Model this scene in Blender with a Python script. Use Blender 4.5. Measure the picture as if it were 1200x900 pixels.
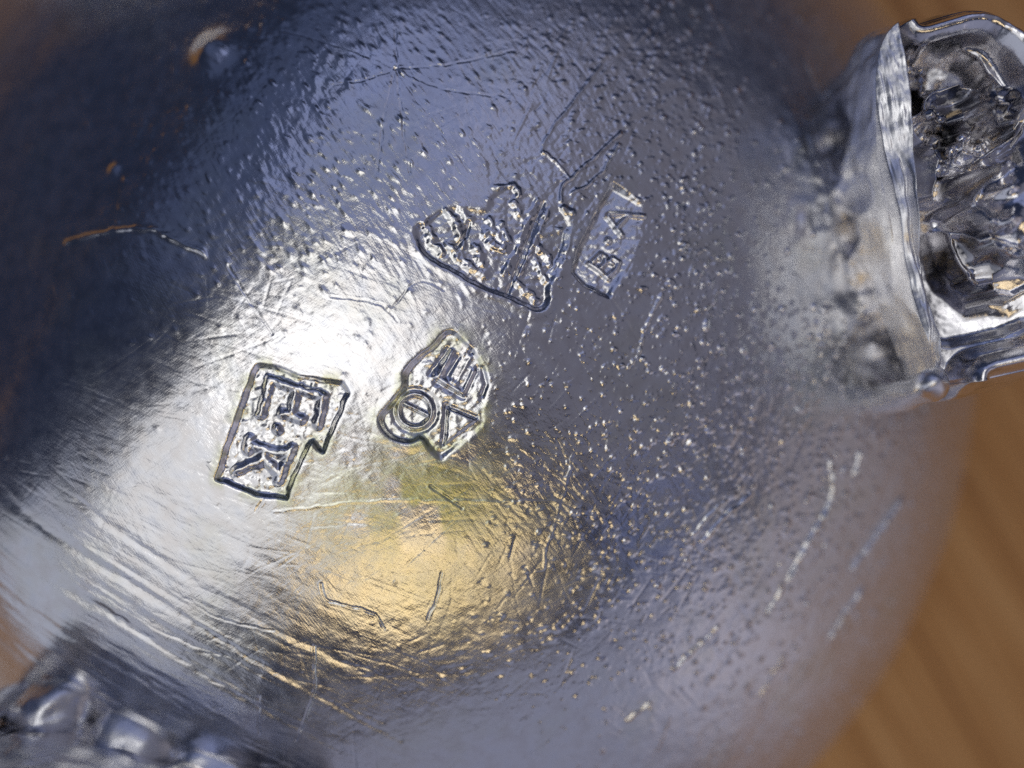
import bpy, math, random
import numpy as np
from mathutils import Matrix, Vector

# ------------------------------------------------------------------ camera, world, lamps, exposure
# All modelling is in millimetres, turned into metres on building.  World z is the axis of the dish
# (it lies upside down on a table), the origin is the middle of its underside.
MM = 0.001
scene = bpy.context.scene
for o in list(bpy.data.objects):
    bpy.data.objects.remove(o)
COL = scene.collection

LENS = 31.7
CAM_LOC = (11.2515, -5.1532, 36.5022)
AXIS = (-0.03, 0.04)                       # lean of the dish axis as the camera sees it
FOCUS = 37.45
FSTOP = 12.0


def camera_matrix():
    n = np.array([AXIS[0], AXIS[1], 0.0])
    n[2] = math.sqrt(1 - n @ n)
    x = np.array([1.0, 0, 0])
    x -= n * (x @ n)
    x /= np.linalg.norm(x)
    y = np.cross(n, x)
    m = np.array([x, y, n])                # camera -> world rotation
    mat = Matrix([list(m[i]) + [CAM_LOC[i] * MM] for i in range(3)] + [[0, 0, 0, 1]])
    return mat


cd = bpy.data.cameras.new('camera')
cam = bpy.data.objects.new('camera', cd)
COL.objects.link(cam)
cam.matrix_world = camera_matrix()
cd.lens = LENS
cd.sensor_width = 36.0
cd.clip_start = 0.002
cd.clip_end = 20.0
cd.dof.use_dof = True
cd.dof.focus_distance = FOCUS * MM
cd.dof.aperture_fstop = FSTOP
scene.camera = cam

world = bpy.data.worlds.new('World')
scene.world = world
world.use_nodes = True
bg = world.node_tree.nodes['Background']
bg.inputs['Color'].default_value = (0.32, 0.46, 1.0, 1)
bg.inputs['Strength'].default_value = 0.042


def lamp(name, direction, dist, sx, sy, radiance, color, roll=0.0, shape='RECTANGLE'):
    """A soft area lamp `dist` mm from the dish, its long side turned by `roll` degrees."""
    l = bpy.data.lights.new(name, 'AREA')
    l.shape = shape
    l.size = sx * MM
    l.size_y = sy * MM
    area = sx * sy * MM * MM * (math.pi / 4 if shape in ('DISK', 'ELLIPSE') else 1)
    l.energy = radiance * math.pi * area
    l.color = color
    ob = bpy.data.objects.new(name, l)
    COL.objects.link(ob)
    d = Vector(direction).normalized()
    ob.location = d * dist * MM
    z = d
    x = Vector((math.cos(math.radians(roll)), math.sin(math.radians(roll)), 0))
    x = (x - z * x.dot(z)).normalized()
    y = z.cross(x)
    ob.matrix_world = Matrix(((x.x, y.x, z.x, ob.location.x), (x.y, y.y, z.y, ob.location.y),
                              (x.z, y.z, z.z, ob.location.z), (0, 0, 0, 1)))
    return ob


lamp('window_light', (-0.11, 0.00, 0.99), 420, 190, 170, 1.3, (1.0, 0.99, 0.985), 60)
lamp('window_light_low', (-0.42, -0.28, 0.86), 420, 270, 230, 0.78, (0.98, 0.98, 1.0), 33)
lamp('warm_lamp', (0.07, -0.51, 0.86), 420, 215, 92, 1.8, (1.0, 0.77, 0.45), 12, 'ELLIPSE')
lamp('sky_light_above', (0.00, 0.56, 0.83), 420, 330, 240, 0.34, (0.50, 0.58, 1.0), -15)
lamp('fill_upper_right', (0.56, 0.22, 0.80), 430, 500, 400, 0.125, (0.86, 0.82, 1.0), 65)  # added fill, lifts the dim zone right of the marks
lamp('sky_patch', (0.62, -0.40, 0.66), 420, 120, 80, 0.22, (0.36, 0.46, 1.0), 35, 'ELLIPSE')
lamp('sky_light_front', (0.36, -0.85, 0.36), 450, 560, 300, 0.26, (0.72, 0.74, 1.0), 24)
lamp('sky_light_left', (-0.78, -0.55, 0.30), 450, 420, 330, 0.42, (0.80, 0.84, 1.0), -60)
lamp('fill_low_right', (0.88, -0.45, 0.22), 520, 460, 300, 0.24, (1.0, 0.88, 0.92), 90)  # added low fill, brightens the right side of the bowl to its edge
lamp('fill_above_left', (-0.50, 0.60, 0.62), 430, 330, 300, 0.075, (0.38, 0.50, 1.0), 50)  # added dim blue fill, softens the fade into the dark upper left


scene.view_settings.view_transform = 'Standard'
scene.view_settings.look = 'None'
scene.view_settings.exposure = 0.0
scene.view_settings.gamma = 1.0
scene.view_settings.use_curve_mapping = False
scene.cycles.use_denoising = False
scene.cycles.max_bounces = 8
scene.cycles.glossy_bounces = 5

# ------------------------------------------------------------------ helpers
RNG = np.random.default_rng(7)
random.seed(7)


def smooth(a, b, x):
    t = np.clip((x - a) / (b - a), 0, 1)
    return t * t * (3 - 2 * t)


_LAT = {}


def vnoise(x, y, seed=0):
    """Smooth value noise, about -1..1."""
    if seed not in _LAT:
        _LAT[seed] = np.random.default_rng(1000 + seed).uniform(-1, 1, (257, 251)).astype(np.float32)
    L = _LAT[seed]
    xi = np.floor(x).astype(np.int64)
    yi = np.floor(y).astype(np.int64)
    fx = (x - xi).astype(np.float32)
    fy = (y - yi).astype(np.float32)
    fx = fx * fx * fx * (fx * (fx * 6 - 15) + 10)
    fy = fy * fy * fy * (fy * (fy * 6 - 15) + 10)
    x0 = xi % 257; x1 = (xi + 1) % 257; y0 = yi % 251; y1 = (yi + 1) % 251
    a = L[x0, y0]; b = L[x1, y0]; c = L[x0, y1]; d = L[x1, y1]
    return (a + (b - a) * fx) * (1 - fy) + (c + (d - c) * fx) * fy


def fbm(x, y, seed=0, octaves=3, gain=0.5):
    s = 0; amp = 1.0
    for k in range(octaves):
        s = s + amp * vnoise(x * 2 ** k + 17.3 * k, y * 2 ** k - 9.1 * k, seed + k)
        amp *= gain
    return s


def poly_dist(u, v, pts, closed=False):
    pts = list(pts)
    if closed:
        pts = pts + [pts[0]]
    best = np.full(u.shape, 1e9)
    for (ax, ay), (bx, by) in zip(pts[:-1], pts[1:]):
        dx, dy = bx - ax, by - ay
        l2 = dx * dx + dy * dy + 1e-12
        t = np.clip(((u - ax) * dx + (v - ay) * dy) / l2, 0, 1)
        best = np.minimum(best, (u - ax - t * dx) ** 2 + (v - ay - t * dy) ** 2)
    return np.sqrt(best)


def poly_sd(u, v, pts):
    """Signed distance to a closed outline, negative inside."""
    d = poly_dist(u, v, pts, True)
    ins = np.zeros(u.shape, bool)
    for (ax, ay), (bx, by) in zip(pts, pts[1:] + pts[:1]):
        if ay == by:
            continue
        c = ((ay > v) != (by > v)) & (u < (bx - ax) * (v - ay) / (by - ay) + ax)
        ins ^= c
    return np.where(ins, -d, d)


def mesh_object(name, verts, faces, mat, parent=None, normals=None, attrs=None):
    """One mesh object from numpy verts (mm) and quads."""
    me = bpy.data.meshes.new(name)
    nv, nf = len(verts), len(faces)
    k = faces.shape[1]
    me.vertices.add(nv)
    me.vertices.foreach_set('co', (verts * MM).astype(np.float32).ravel())
    me.loops.add(nf * k)
    me.loops.foreach_set('vertex_index', faces.astype(np.int32).ravel())
    me.polygons.add(nf)
    me.polygons.foreach_set('loop_start', np.arange(0, nf * k, k, dtype=np.int32))
    me.update(calc_edges=True)
    me.polygons.foreach_set('use_smooth', np.ones(nf, bool))
    for an, (ty, data) in (attrs or {}).items():
        at = me.attributes.new(an, ty, 'POINT')
        at.data.foreach_set('vector' if ty == 'FLOAT_VECTOR' else 'value', data.astype(np.float32).ravel())
    if normals is not None:
        me.normals_split_custom_set_from_vertices(normals.astype(np.float32))
    me.materials.append(mat)
    ob = bpy.data.objects.new(name, me)
    COL.objects.link(ob)
    ob.parent = parent
    return ob


def grid_faces(nr, nc, wrap=False):
    i = np.arange(nr * nc).reshape(nr, nc)
    if wrap:
        i = np.concatenate([i, i[:, :1]], 1)
    a, b, c, d = i[:-1, :-1], i[:-1, 1:], i[1:, 1:], i[1:, :-1]
    return np.stack([a.ravel(), b.ravel(), c.ravel(), d.ravel()], 1)


def vertex_normals(verts, faces):
    p = verts[faces]
    fn = np.cross(p[:, 2] - p[:, 0], p[:, 3] - p[:, 1])
    n = np.zeros_like(verts)
    for k in range(4):
        for c in range(3):
            n[:, c] += np.bincount(faces[:, k], fn[:, c], len(verts))
    return n / (np.linalg.norm(n, axis=1, keepdims=True) + 1e-20)


def split_mesh(verts, faces, fid, normals, attrs, specs):
    """Cut one surface into the meshes of its pieces: specs = {id: (name, material, parent)}.  The pieces share their
    border and their normals, so no seam shows.  A parent may be another piece's id."""
    made = {}
    for k, (name, mat, parent) in specs.items():
        f = faces[fid == k]
        idx, inv = np.unique(f, return_inverse=True)
        par = made[parent] if isinstance(parent, int) else parent
        made[k] = mesh_object(name, verts[idx], inv.reshape(f.shape), mat, par, normals[idx],
                              {a: (t, d[idx]) for a, (t, d) in attrs.items()})
    return made


# ------------------------------------------------------------------ materials
def nodes_of(name):
    m = bpy.data.materials.new(name)
    m.use_nodes = True
    nt = m.node_tree
    return m, nt, nt.nodes['Principled BSDF']


def node(nt, kind, **kw):
    nd = nt.nodes.new(kind)
    for k, v in kw.items():
        if k.startswith('in_'):
            nd.inputs[k[3:].replace('_', ' ')].default_value = v
        else:
            setattr(nd, k, v)
    return nd


def ramp(nt, fac, stops):
    r = nt.nodes.new('ShaderNodeValToRGB')
    el = r.color_ramp.elements
    while len(el) < len(stops):
        el.new(0.5)
    for e, (p, c) in zip(el, stops):
        e.position = p
        e.color = c if len(c) == 4 else (*c, 1)
    nt.links.new(fac, r.inputs['Fac'])
    return r.outputs['Color']


def silver_material():
    m, nt, b = nodes_of('worn_silver')
    L = nt.links.new
    at = node(nt, 'ShaderNodeAttribute', attribute_name='place')       # millimetres on the unrolled surface
    tint_attr = node(nt, 'ShaderNodeAttribute', attribute_name='tarnish_tint')

    def stretched(angle, sx, sy, detail=3.0):
        mp = node(nt, 'ShaderNodeMapping', vector_type='TEXTURE')
        mp.inputs['Rotation'].default_value = (0, 0, math.radians(angle))
        mp.inputs['Scale'].default_value = (1 / sx, 1 / sy, 1)
        L(at.outputs['Vector'], mp.inputs['Vector'])
        nz = node(nt, 'ShaderNodeTexNoise', noise_dimensions='2D')
        nz.inputs['Scale'].default_value = 1.0
        nz.inputs['Detail'].default_value = detail
        L(mp.outputs['Vector'], nz.inputs['Vector'])
        return nz.outputs['Fac']

    def math_(op, a, c, clamp=False):
        n = node(nt, 'ShaderNodeMath', operation=op, use_clamp=clamp)
        for i, x in enumerate((a, c)):
            if isinstance(x, (int, float)):
                n.inputs[i].default_value = x
            else:
                L(x, n.inputs[i])
        return n.outputs[0]

    broad = stretched(20, 0.16, 0.16, 4)
    mid = stretched(0, 1.3, 1.3, 5)
    s1 = stretched(-56, 1.2, 16.0, 2)
    s2 = stretched(-24, 0.9, 13.0, 2)
    s3 = stretched(35, 1.0, 15.0, 2)
    grain = stretched(0, 11.0, 11.0, 2)
    # polish wears unevenly: cloudy roughness
    rg = math_('ADD', math_('MULTIPLY', broad, 0.16), math_('MULTIPLY', mid, 0.14))
    rg = math_('ADD', rg, 0.065)
    rg = math_('ADD', rg, math_('MULTIPLY', tint_attr.outputs['Fac'], 0.10))
    satin = node(nt, 'ShaderNodeAttribute', attribute_name='satin')    # the sides were never rubbed bright
    rg = math_('ADD', rg, math_('MULTIPLY', satin.outputs['Fac'], 0.19))
    L(rg, b.inputs['Roughness'])
    # silver, faintly yellowed in clouds; olive where tarnished or tinted
    base = ramp(nt, mid, [(0.30, (0.83, 0.80, 0.77)), (0.55, (0.90, 0.89, 0.88)), (0.8, (0.86, 0.87, 0.90))])
    tint_col = ramp(nt, math_('ADD', math_('MULTIPLY', grain, 0.6), math_('MULTIPLY', mid, 0.4)),
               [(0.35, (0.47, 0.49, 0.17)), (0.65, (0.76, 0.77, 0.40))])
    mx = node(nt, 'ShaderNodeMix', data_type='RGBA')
    L(math_('MULTIPLY', tint_attr.outputs['Fac'], math_('ADD', 0.25, math_('MULTIPLY', grain, 1.3)), True), mx.inputs[0])
    L(base, mx.inputs[6]); L(tint_col, mx.inputs[7])
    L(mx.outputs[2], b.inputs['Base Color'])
    b.inputs['Metallic'].default_value = 1.0
    h = math_('ADD', math_('MULTIPLY', s1, 0.9), math_('MULTIPLY', s2, 0.7))
    h = math_('ADD', h, math_('MULTIPLY', s3, 0.5))
    h = math_('ADD', h, math_('MULTIPLY', grain, 0.55))
    bp = node(nt, 'ShaderNodeBump')
    bp.inputs['Strength'].default_value = 1.0
    bp.inputs['Distance'].default_value = 0.0042 * MM
    L(h, bp.inputs['Height'])
    L(bp.outputs['Normal'], b.inputs['Normal'])
    return m


def cast_silver_material():
    m, nt, b = nodes_of('cast_silver')
    L = nt.links.new
    tc = node(nt, 'ShaderNodeTexCoord')
    n1 = node(nt, 'ShaderNodeTexNoise', in_Scale=900.0, in_Detail=4.0)
    n2 = node(nt, 'ShaderNodeTexNoise', in_Scale=5200.0, in_Detail=3.0)
    L(tc.outputs['Object'], n1.inputs['Vector']); L(tc.outputs['Object'], n2.inputs['Vector'])
    L(ramp(nt, n1.outputs['Fac'], [(0.3, (0.11, 0.11, 0.11)), (0.7, (0.26, 0.26, 0.26))]), b.inputs['Roughness'])
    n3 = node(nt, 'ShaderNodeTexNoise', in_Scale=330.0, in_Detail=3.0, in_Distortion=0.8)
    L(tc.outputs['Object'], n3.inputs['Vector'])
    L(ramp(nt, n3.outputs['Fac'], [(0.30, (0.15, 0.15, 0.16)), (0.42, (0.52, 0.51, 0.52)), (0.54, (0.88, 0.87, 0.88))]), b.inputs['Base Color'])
    b.inputs['Metallic'].default_value = 1.0
    bp = node(nt, 'ShaderNodeBump')
    bp.inputs['Distance'].default_value = 0.010 * MM
    L(n2.outputs['Fac'], bp.inputs['Height'])
    L(bp.outputs['Normal'], b.inputs['Normal'])
    return m


def filed_silver_material():
    m, nt, b = nodes_of('filed_silver')
    L = nt.links.new
    tc = node(nt, 'ShaderNodeTexCoord')
    n1 = node(nt, 'ShaderNodeTexNoise', in_Scale=1500.0, in_Detail=5.0)
    L(tc.outputs['Object'], n1.inputs['Vector'])
    L(ramp(nt, n1.outputs['Fac'], [(0.3, (0.26, 0.26, 0.26)), (0.7, (0.46, 0.46, 0.46))]), b.inputs['Roughness'])
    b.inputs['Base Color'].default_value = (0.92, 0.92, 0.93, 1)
    b.inputs['Metallic'].default_value = 1.0
    bp = node(nt, 'ShaderNodeBump')
    bp.inputs['Distance'].default_value = 0.03 * MM
    L(n1.outputs['Fac'], bp.inputs['Height'])
    L(bp.outputs['Normal'], b.inputs['Normal'])
    return m


def wood_material():
    m, nt, b = nodes_of('oiled_wood')
    L = nt.links.new
    tc = node(nt, 'ShaderNodeTexCoord')
    mp = node(nt, 'ShaderNodeMapping', vector_type='TEXTURE')
    mp.inputs['Rotation'].default_value = (0, 0, math.radians(-60))
    mp.inputs['Scale'].default_value = (0.045, 0.0014, 0.005)
    L(tc.outputs['Object'], mp.inputs['Vector'])
    n1 = node(nt, 'ShaderNodeTexNoise', in_Scale=1.0, in_Detail=5.0, in_Distortion=0.6)
    L(mp.outputs['Vector'], n1.inputs['Vector'])
    mp2 = node(nt, 'ShaderNodeMapping', vector_type='TEXTURE')
    mp2.inputs['Rotation'].default_value = (0, 0, math.radians(-60))
    mp2.inputs['Scale'].default_value = (0.014, 0.0004, 0.001)
    L(tc.outputs['Object'], mp2.inputs['Vector'])
    n2 = node(nt, 'ShaderNodeTexNoise', in_Scale=1.0, in_Detail=4.0)
    L(mp2.outputs['Vector'], n2.inputs['Vector'])
    mixf = node(nt, 'ShaderNodeMath', operation='MULTIPLY_ADD')
    L(n2.outputs['Fac'], mixf.inputs[0]); mixf.inputs[1].default_value = 0.45
    sc = node(nt, 'ShaderNodeMath', operation='MULTIPLY')
    L(n1.outputs['Fac'], sc.inputs[0]); sc.inputs[1].default_value = 0.6
    L(sc.outputs[0], mixf.inputs[2])
    L(ramp(nt, mixf.outputs[0], [(0.36, (0.34, 0.135, 0.036)), (0.49, (0.64, 0.31, 0.095)), (0.62, (0.80, 0.44, 0.165))]),
      b.inputs['Base Color'])
    b.inputs['Roughness'].default_value = 0.45
    bp = node(nt, 'ShaderNodeBump')
    bp.inputs['Distance'].default_value = 0.05 * MM
    L(n2.outputs['Fac'], bp.inputs['Height'])
    L(bp.outputs['Normal'], b.inputs['Normal'])
    return m


SILVER = silver_material()
CAST = cast_silver_material()
FILED = filed_silver_material()
WOOD = wood_material()

# ------------------------------------------------------------------ the table
TABLE_Z = -25.0


def build_table():
    nx = 41
    g = np.linspace(-260, 260, nx)
    x, y = np.meshgrid(g, g)
    top = np.stack([x.ravel(), y.ravel(), np.full(x.size, TABLE_Z)], 1)
    f = grid_faces(nx, nx)
    ring = np.concatenate([np.arange(nx), np.arange(1, nx) * nx + nx - 1, (nx - 1) * nx + np.arange(nx - 2, -1, -1),
                           np.arange(nx - 2, 0, -1) * nx])
    low = top[ring] - [0, 0, 22]
    base = len(top)
    nxt = np.roll(np.arange(len(ring)), -1)
    side = np.stack([ring, base + np.arange(len(ring)), base + nxt, ring[nxt]], 1)
    ob = mesh_object('table_top', np.concatenate([top, low]), np.concatenate([f, side]), WOOD)
    ob.data.polygons.foreach_set('use_smooth', np.zeros(len(ob.data.polygons), bool))
    ob['kind'] = 'structure'
    ob['label'] = 'brown wooden table top with diagonal grain under the silver dish'


build_table()

# ------------------------------------------------------------------ the dish: its underside, unrolled in millimetres (u, v)
A, CZ = 37.5, 21.0


def drop(u, v):
    s = np.maximum((-u * 0.85 + v * 0.53) - 0.5, 0)
    d = np.where(s < 8, 0.024 * s * s, 0.024 * (64 + 160 * (1 - np.exp(-np.maximum(s - 8, 0) / 10))))
    s2 = np.maximum(-u * 0.6 - v * 0.8 - 14.5, 0)
    return d + np.where(s2 < 9, 0.022 * s2 * s2, 0.022 * (81 + 18 * (s2 - 9)))


def surf(u, v):
    rho = np.hypot(u, v) + 1e-12
    th = rho / A
    fall = drop(u, v) * (1 - smooth(30, 52, rho))
    return np.stack([A * np.sin(th) * u / rho, A * np.sin(th) * v / rho, CZ * (np.cos(th) - 1) - fall], -1)


# outlines and strokes of the struck marks, and the larger scratches, in (u, v) millimetres
MARKS = {'EK': {'outline': [(-0.298, -2.906), (0.669, -3.056), (1.483, -3.39), (3.218, -3.652), (3.402, -4.06), (3.028, -5.025), (2.349, -6.481), (2.187, -6.368), (1.982, -6.067), (1.773, -6.216),
                    (1.218, -7.421), (0.821, -8.45), (-0.457, -8.261), (-2.035, -7.621), (-1.538, -6.143), (-0.83, -4.202)],
        'letters': {'E': [[(0.184, -3.499), (1.259, -3.848), (2.404, -4.191)], [(0.221, -3.499), (0.053, -4.128), (-0.179, -4.945)], [(2.352, -4.243), (2.305, -4.725), (2.152, -5.395)],
                          [(1.258, -3.981), (1.166, -4.5), (1.072, -5.057)], [(0.695, -4.886), (1.087, -5.035), (1.509, -5.132)]],
                    'dot': [[(0.471, -5.541), (0.515, -5.586)]],
                    'K': [[(-0.707, -6.141), (-0.26, -6.328), (0.486, -6.515), (1.024, -6.53)], [(1.071, -6.365), (0.869, -6.831)], [(-0.681, -5.953), (-0.774, -6.441)],
                          [(-0.038, -6.478), (-0.272, -6.93), (-0.88, -7.121), (-1.28, -7.35)], [(-0.118, -6.741), (0.286, -7.194), (0.581, -7.421)], [(0.714, -7.156), (0.477, -7.709)]]}},
 'OD': {'outline': [(7.716, -1.54), (7.314, -1.709), (6.981, -2.111), (6.381, -2.579), (5.817, -3.179), (5.752, -3.912), (5.387, -4.377), (4.789, -5.042), (4.887, -5.512), (5.253, -5.918),
                    (5.853, -6.092), (6.522, -5.997), (6.792, -6.339), (7.265, -6.822), (7.535, -6.621), (8.143, -6.153), (9.024, -5.416), (9.054, -4.805), (9.217, -3.723), (9.009, -3.048),
                    (8.666, -2.375), (8.122, -1.839)],
        'ring': [(6.895, -4.821), (6.872, -5.006), (6.801, -5.177), (6.688, -5.324), (6.542, -5.436), (6.37, -5.506), (6.187, -5.528), (6.004, -5.503), (5.833, -5.43), (5.687, -5.316),
                 (5.574, -5.168), (5.504, -4.996), (5.48, -4.812), (5.504, -4.629), (5.574, -4.458), (5.686, -4.312), (5.832, -4.2), (6.002, -4.13), (6.185, -4.107), (6.368, -4.132), (6.539, -4.203),
                 (6.686, -4.317), (6.799, -4.465), (6.871, -4.637), (6.895, -4.821)],
        'bar': [(5.686, -4.479), (6.186, -4.729), (6.721, -4.988)],
        'disc': [(6.788, -4.82), (6.768, -4.977), (6.708, -5.122), (6.612, -5.247), (6.488, -5.342), (6.343, -5.401), (6.187, -5.421), (6.031, -5.399), (5.886, -5.337), (5.762, -5.24),
                 (5.667, -5.115), (5.607, -4.969), (5.586, -4.813), (5.607, -4.657), (5.666, -4.512), (5.761, -4.388), (5.885, -4.293), (6.03, -4.234), (6.185, -4.214), (6.341, -4.235),
                 (6.486, -4.296), (6.61, -4.392), (6.706, -4.518), (6.767, -4.664)],
        'moat': [(7.191, -4.823), (7.157, -5.085), (7.057, -5.327), (6.898, -5.536), (6.69, -5.694), (6.447, -5.793), (6.187, -5.825), (5.928, -5.788), (5.686, -5.685), (5.479, -5.523),
                 (5.321, -5.313), (5.221, -5.07), (5.187, -4.81), (5.221, -4.551), (5.321, -4.31), (5.479, -4.104), (5.685, -3.945), (5.926, -3.846), (6.184, -3.813), (6.443, -3.848), (6.685, -3.949),
                 (6.894, -4.11), (7.054, -4.319), (7.155, -4.562)],
        'tri': [(7.56, -4.692), (8.783, -5.21), (7.499, -6.178)],
        'E': [[(7.052, -3.381), (7.657, -3.785), (8.233, -4.157)], [(7.219, -3.314), (7.719, -2.343)], [(7.724, -3.583), (7.859, -3.651), (8.463, -2.543)], [(8.233, -4.09), (8.669, -3.182)]],
        'gro': [[(6.797, -3.28), (7.184, -2.779), (7.551, -2.277)], [(7.521, -3.348), (8.023, -2.544)], [(7.892, -3.55), (8.53, -2.375)], [(8.321, -4.056), (8.804, -3.048)],
                [(7.052, -3.615), (8.2, -4.258)], [(9.009, -3.048), (9.183, -3.723), (9.002, -4.195)], [(7.492, -4.59), (8.749, -5.107)], [(7.526, -4.59), (7.364, -6.211)]]},
 'CR': {'outline': [(6.213, 2.766), (6.351, 2.088), (6.822, 1.554), (7.967, 0.896), (8.986, 0.371), (10.084, -0.019), (11.268, -0.545), (11.762, -0.331), (11.835, 0.565), (12.337, 1.271),
                    (12.857, 2.83), (12.508, 3.736), (12.006, 3.853), (11.297, 4.175), (10.316, 4.768), (9.617, 4.738), (9.196, 3.599), (8.168, 3.706), (7.421, 3.547), (6.748, 3.187)],
        'ridges': [[(9.947, 0.933), (10.435, 1.906), (11.005, 3.316), (11.367, 4.107)], [(10.571, 0.947), (11.136, 2.135), (11.862, 3.776)]],
        'gro': [[(10.084, 0.117), (10.713, 1.638), (11.286, 3.187), (11.651, 4.049)], [(8.441, 3.091), (8.304, 2.537), (7.898, 2.049)]],
        'fig': [[(7.557, 3.481), (7.897, 3.007), (8.169, 2.123)], [(8.168, 3.567), (8.475, 3.161)], [(7.627, 2.111), (8.169, 1.442), (9.054, 0.915)], [(8.713, 1.999), (8.986, 1.322)],
                [(9.263, 3.254), (9.469, 2.775), (9.95, 2.306)], [(9.746, 2.992), (10.089, 2.379)], [(9.193, 2.698), (9.329, 2.22), (9.949, 2.03)], [(9.616, 4.596), (10.316, 4.768), (10.592, 4.355)],
                [(10.378, 3.993), (10.585, 3.51)], [(6.547, 2.977), (6.953, 2.37)], [(6.819, 2.232), (7.291, 1.833)]],
        'num': [[(11.565, 2.778), (12.352, 2.879)], [(12.785, 2.827), (12.411, 1.551), (11.979, 0.983)], [(11.418, 2.145), (11.912, 1.674), (11.839, 1.394)], [(11.344, 1.518), (11.764, 0.701)],
                [(12.509, 3.807), (12.943, 3.686)], [(10.431, 0.602), (11.339, -0.133)]]},
 'BA': {'outline': [(14.867, 5.106), (15.861, 4.448), (16.841, 3.821), (16.48, 2.902), (14.564, 0.066), (14.075, 0.284), (13.454, 0.596), (12.978, 1.141), (13.26, 2.008), (13.904, 3.372)],
        'letters': {'B': [[(13.773, 1.563), (14.188, 1.28), (14.626, 0.877)], [(14.131, 1.843), (14.228, 1.753)], [(13.962, 1.67), (14.315, 1.984), (14.51, 1.858), (14.471, 1.556), (14.308, 1.397)],
                          [(14.733, 1.6), (14.86, 1.525)], [(14.471, 1.556), (14.828, 1.804), (15.089, 1.614), (14.928, 1.273), (14.571, 0.994)]],
                    'dot': [[(14.65, 2.622), (14.677, 2.59)]],
                    'A': [[(14.65, 3.684), (14.962, 3.294), (15.275, 2.836)], [(14.688, 3.788), (15.478, 3.802), (16.28, 3.715)], [(15.067, 3.198), (15.549, 3.738)]]}},
 'ridge': [(0.05, 0.035, [(14.428, 10.661), (13.046, 8.666), (11.668, 6.681), (12.264, 5.904), (12.791, 5.281)]), (0.06, 0.05, [(15.298, 7.493), (13.992, 6.181), (12.63, 4.965), (12.461, 4.156)]),
           (0.05, 0.05, [(15.192, 6.957), (14.291, 5.537), (12.929, 4.485)]), (0.11, 0.13, [(27.148, -7.829), (27.403, -9.821), (25.962, -12.071), (25.084, -13.851)]),
           (0.1, 0.09, [(24.694, -14.259), (24.044, -15.388)]), (0.11, 0.12, [(29.414, -7.406), (29.08, -8.568)]), (0.11, 0.12, [(33.96, -10.465), (31.641, -12.701), (30.181, -14.013)]),
           (0.11, 0.11, [(31.615, -15.627), (30.279, -16.934), (29.319, -18.172)]), (0.085, 0.08, [(22.146, -9.003), (20.76, -10.02), (19.487, -11.118)]),
           (0.075, 0.06, [(20.653, -9.306), (19.714, -9.935), (19.089, -10.749)]), (0.09, 0.08, [(20.882, -15.791), (19.831, -16.747), (18.668, -17.743)]),
           (0.09, 0.06, [(24.703, -20.578), (25.727, -18.326)]), (0.08, 0.06, [(16.429, -20.323), (17.58, -19.522)]),
           (0.04, 0.014, [(13.022, -6.672), (12.606, -8.535), (12.007, -10.421), (11.817, -11.701), (11.478, -11.958)]),
           (0.04, 0.012, [(0.271, -9.031), (4.655, -8.581), (8.862, -8.706), (12.498, -8.796)]), (0.14, 0.05, [(-9.937, 2.807), (-7.59, 3.038), (-5.572, 3.042), (-4.006, 2.441), (-2.592, 1.716)]),
           (0.06, 0.03, [(15.921, -2.611), (16.323, -1.293), (17.078, 0.238)]), (0.04, 0.02, [(17.243, 13.252), (16.012, 11.712)]), (0.04, 0.02, [(20.557, 15.46), (21.659, 12.936)]),
           (0.04, 0.02, [(19.821, 11.753), (20.911, 9.302), (21.425, 6.934)]), (0.06, 0.03, [(18.926, -20.581), (18.52, -22.696)]), (0.05, 0.025, [(26.608, 13.927), (27.594, 11.074)]),
           (0.05, 0.02, [(22.894, -5.005), (23.093, -3.381)])],
 'groove': [(0.042, 0.014, [(5.257, 9.867), (7.726, 10.184), (10.502, 11.057)]), (0.042, 0.014, [(5.257, 9.867), (7.355, 8.949), (10.188, 8.798)]),
            (0.042, 0.014, [(5.257, 9.867), (6.812, 7.55), (8.522, 5.218)]), (0.042, 0.014, [(5.257, 9.867), (4.06, 9.36), (2.597, 9.092)]),
            (0.042, 0.014, [(5.257, 9.867), (3.836, 10.555), (0.036, 12.079)]), (0.05, 0.018, [(5.217, 11.793), (5.458, 8.674), (5.928, 5.137)]),
            (0.05, 0.015, [(5.257, 9.867), (4.825, 7.488), (4.575, 5.109)]), (0.04, 0.03, [(2.229, -12.146), (2.425, -12.885), (3.29, -13.21), (4.413, -13.628), (4.842, -14.364)]),
            (0.04, 0.03, [(7.314, -11.757), (7.171, -12.806), (6.692, -13.984)]), (0.035, 0.02, [(2.703, -0.074), (4.699, -0.385), (5.509, -1.156)]),
            (0.04, 0.02, [(-1.565, 1.22), (-0.706, -0.172), (0.364, -1.615)]), (0.05, 0.02, [(1.797, -15.084), (1.65, -17.463), (0.729, -19.945)]),
            (0.05, 0.02, [(-0.794, -17.567), (-0.948, -19.657)]), (0.04, 0.012, [(-7.899, -12.656), (-4.896, -14.522), (-2.397, -15.545)]),
            (0.04, 0.012, [(-4.332, -12.498), (-2.155, -13.822), (0.055, -14.311)]), (0.035, 0.015, [(5.26, -0.523), (6.311, 0.548), (7.375, 0.204)]),
            (0.05, 0.03, [(6.867, -7.997), (7.407, -8.374), (8.208, -8.985)]), (0.04, 0.02, [(-0.447, -9.033), (1.22, -6.15)]), (0.1, 0.003, [(-13.232, -7.924), (-10.707, -9.749), (-7.357, -11.292)]),
            (0.13, 0.005, [(-11.329, -9.396), (-6.874, -11.899), (-2.923, -13.994)]), (0.16, 0.007, [(-8.374, -10.798), (-3.434, -14.184), (1.411, -16.964)]),
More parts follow.
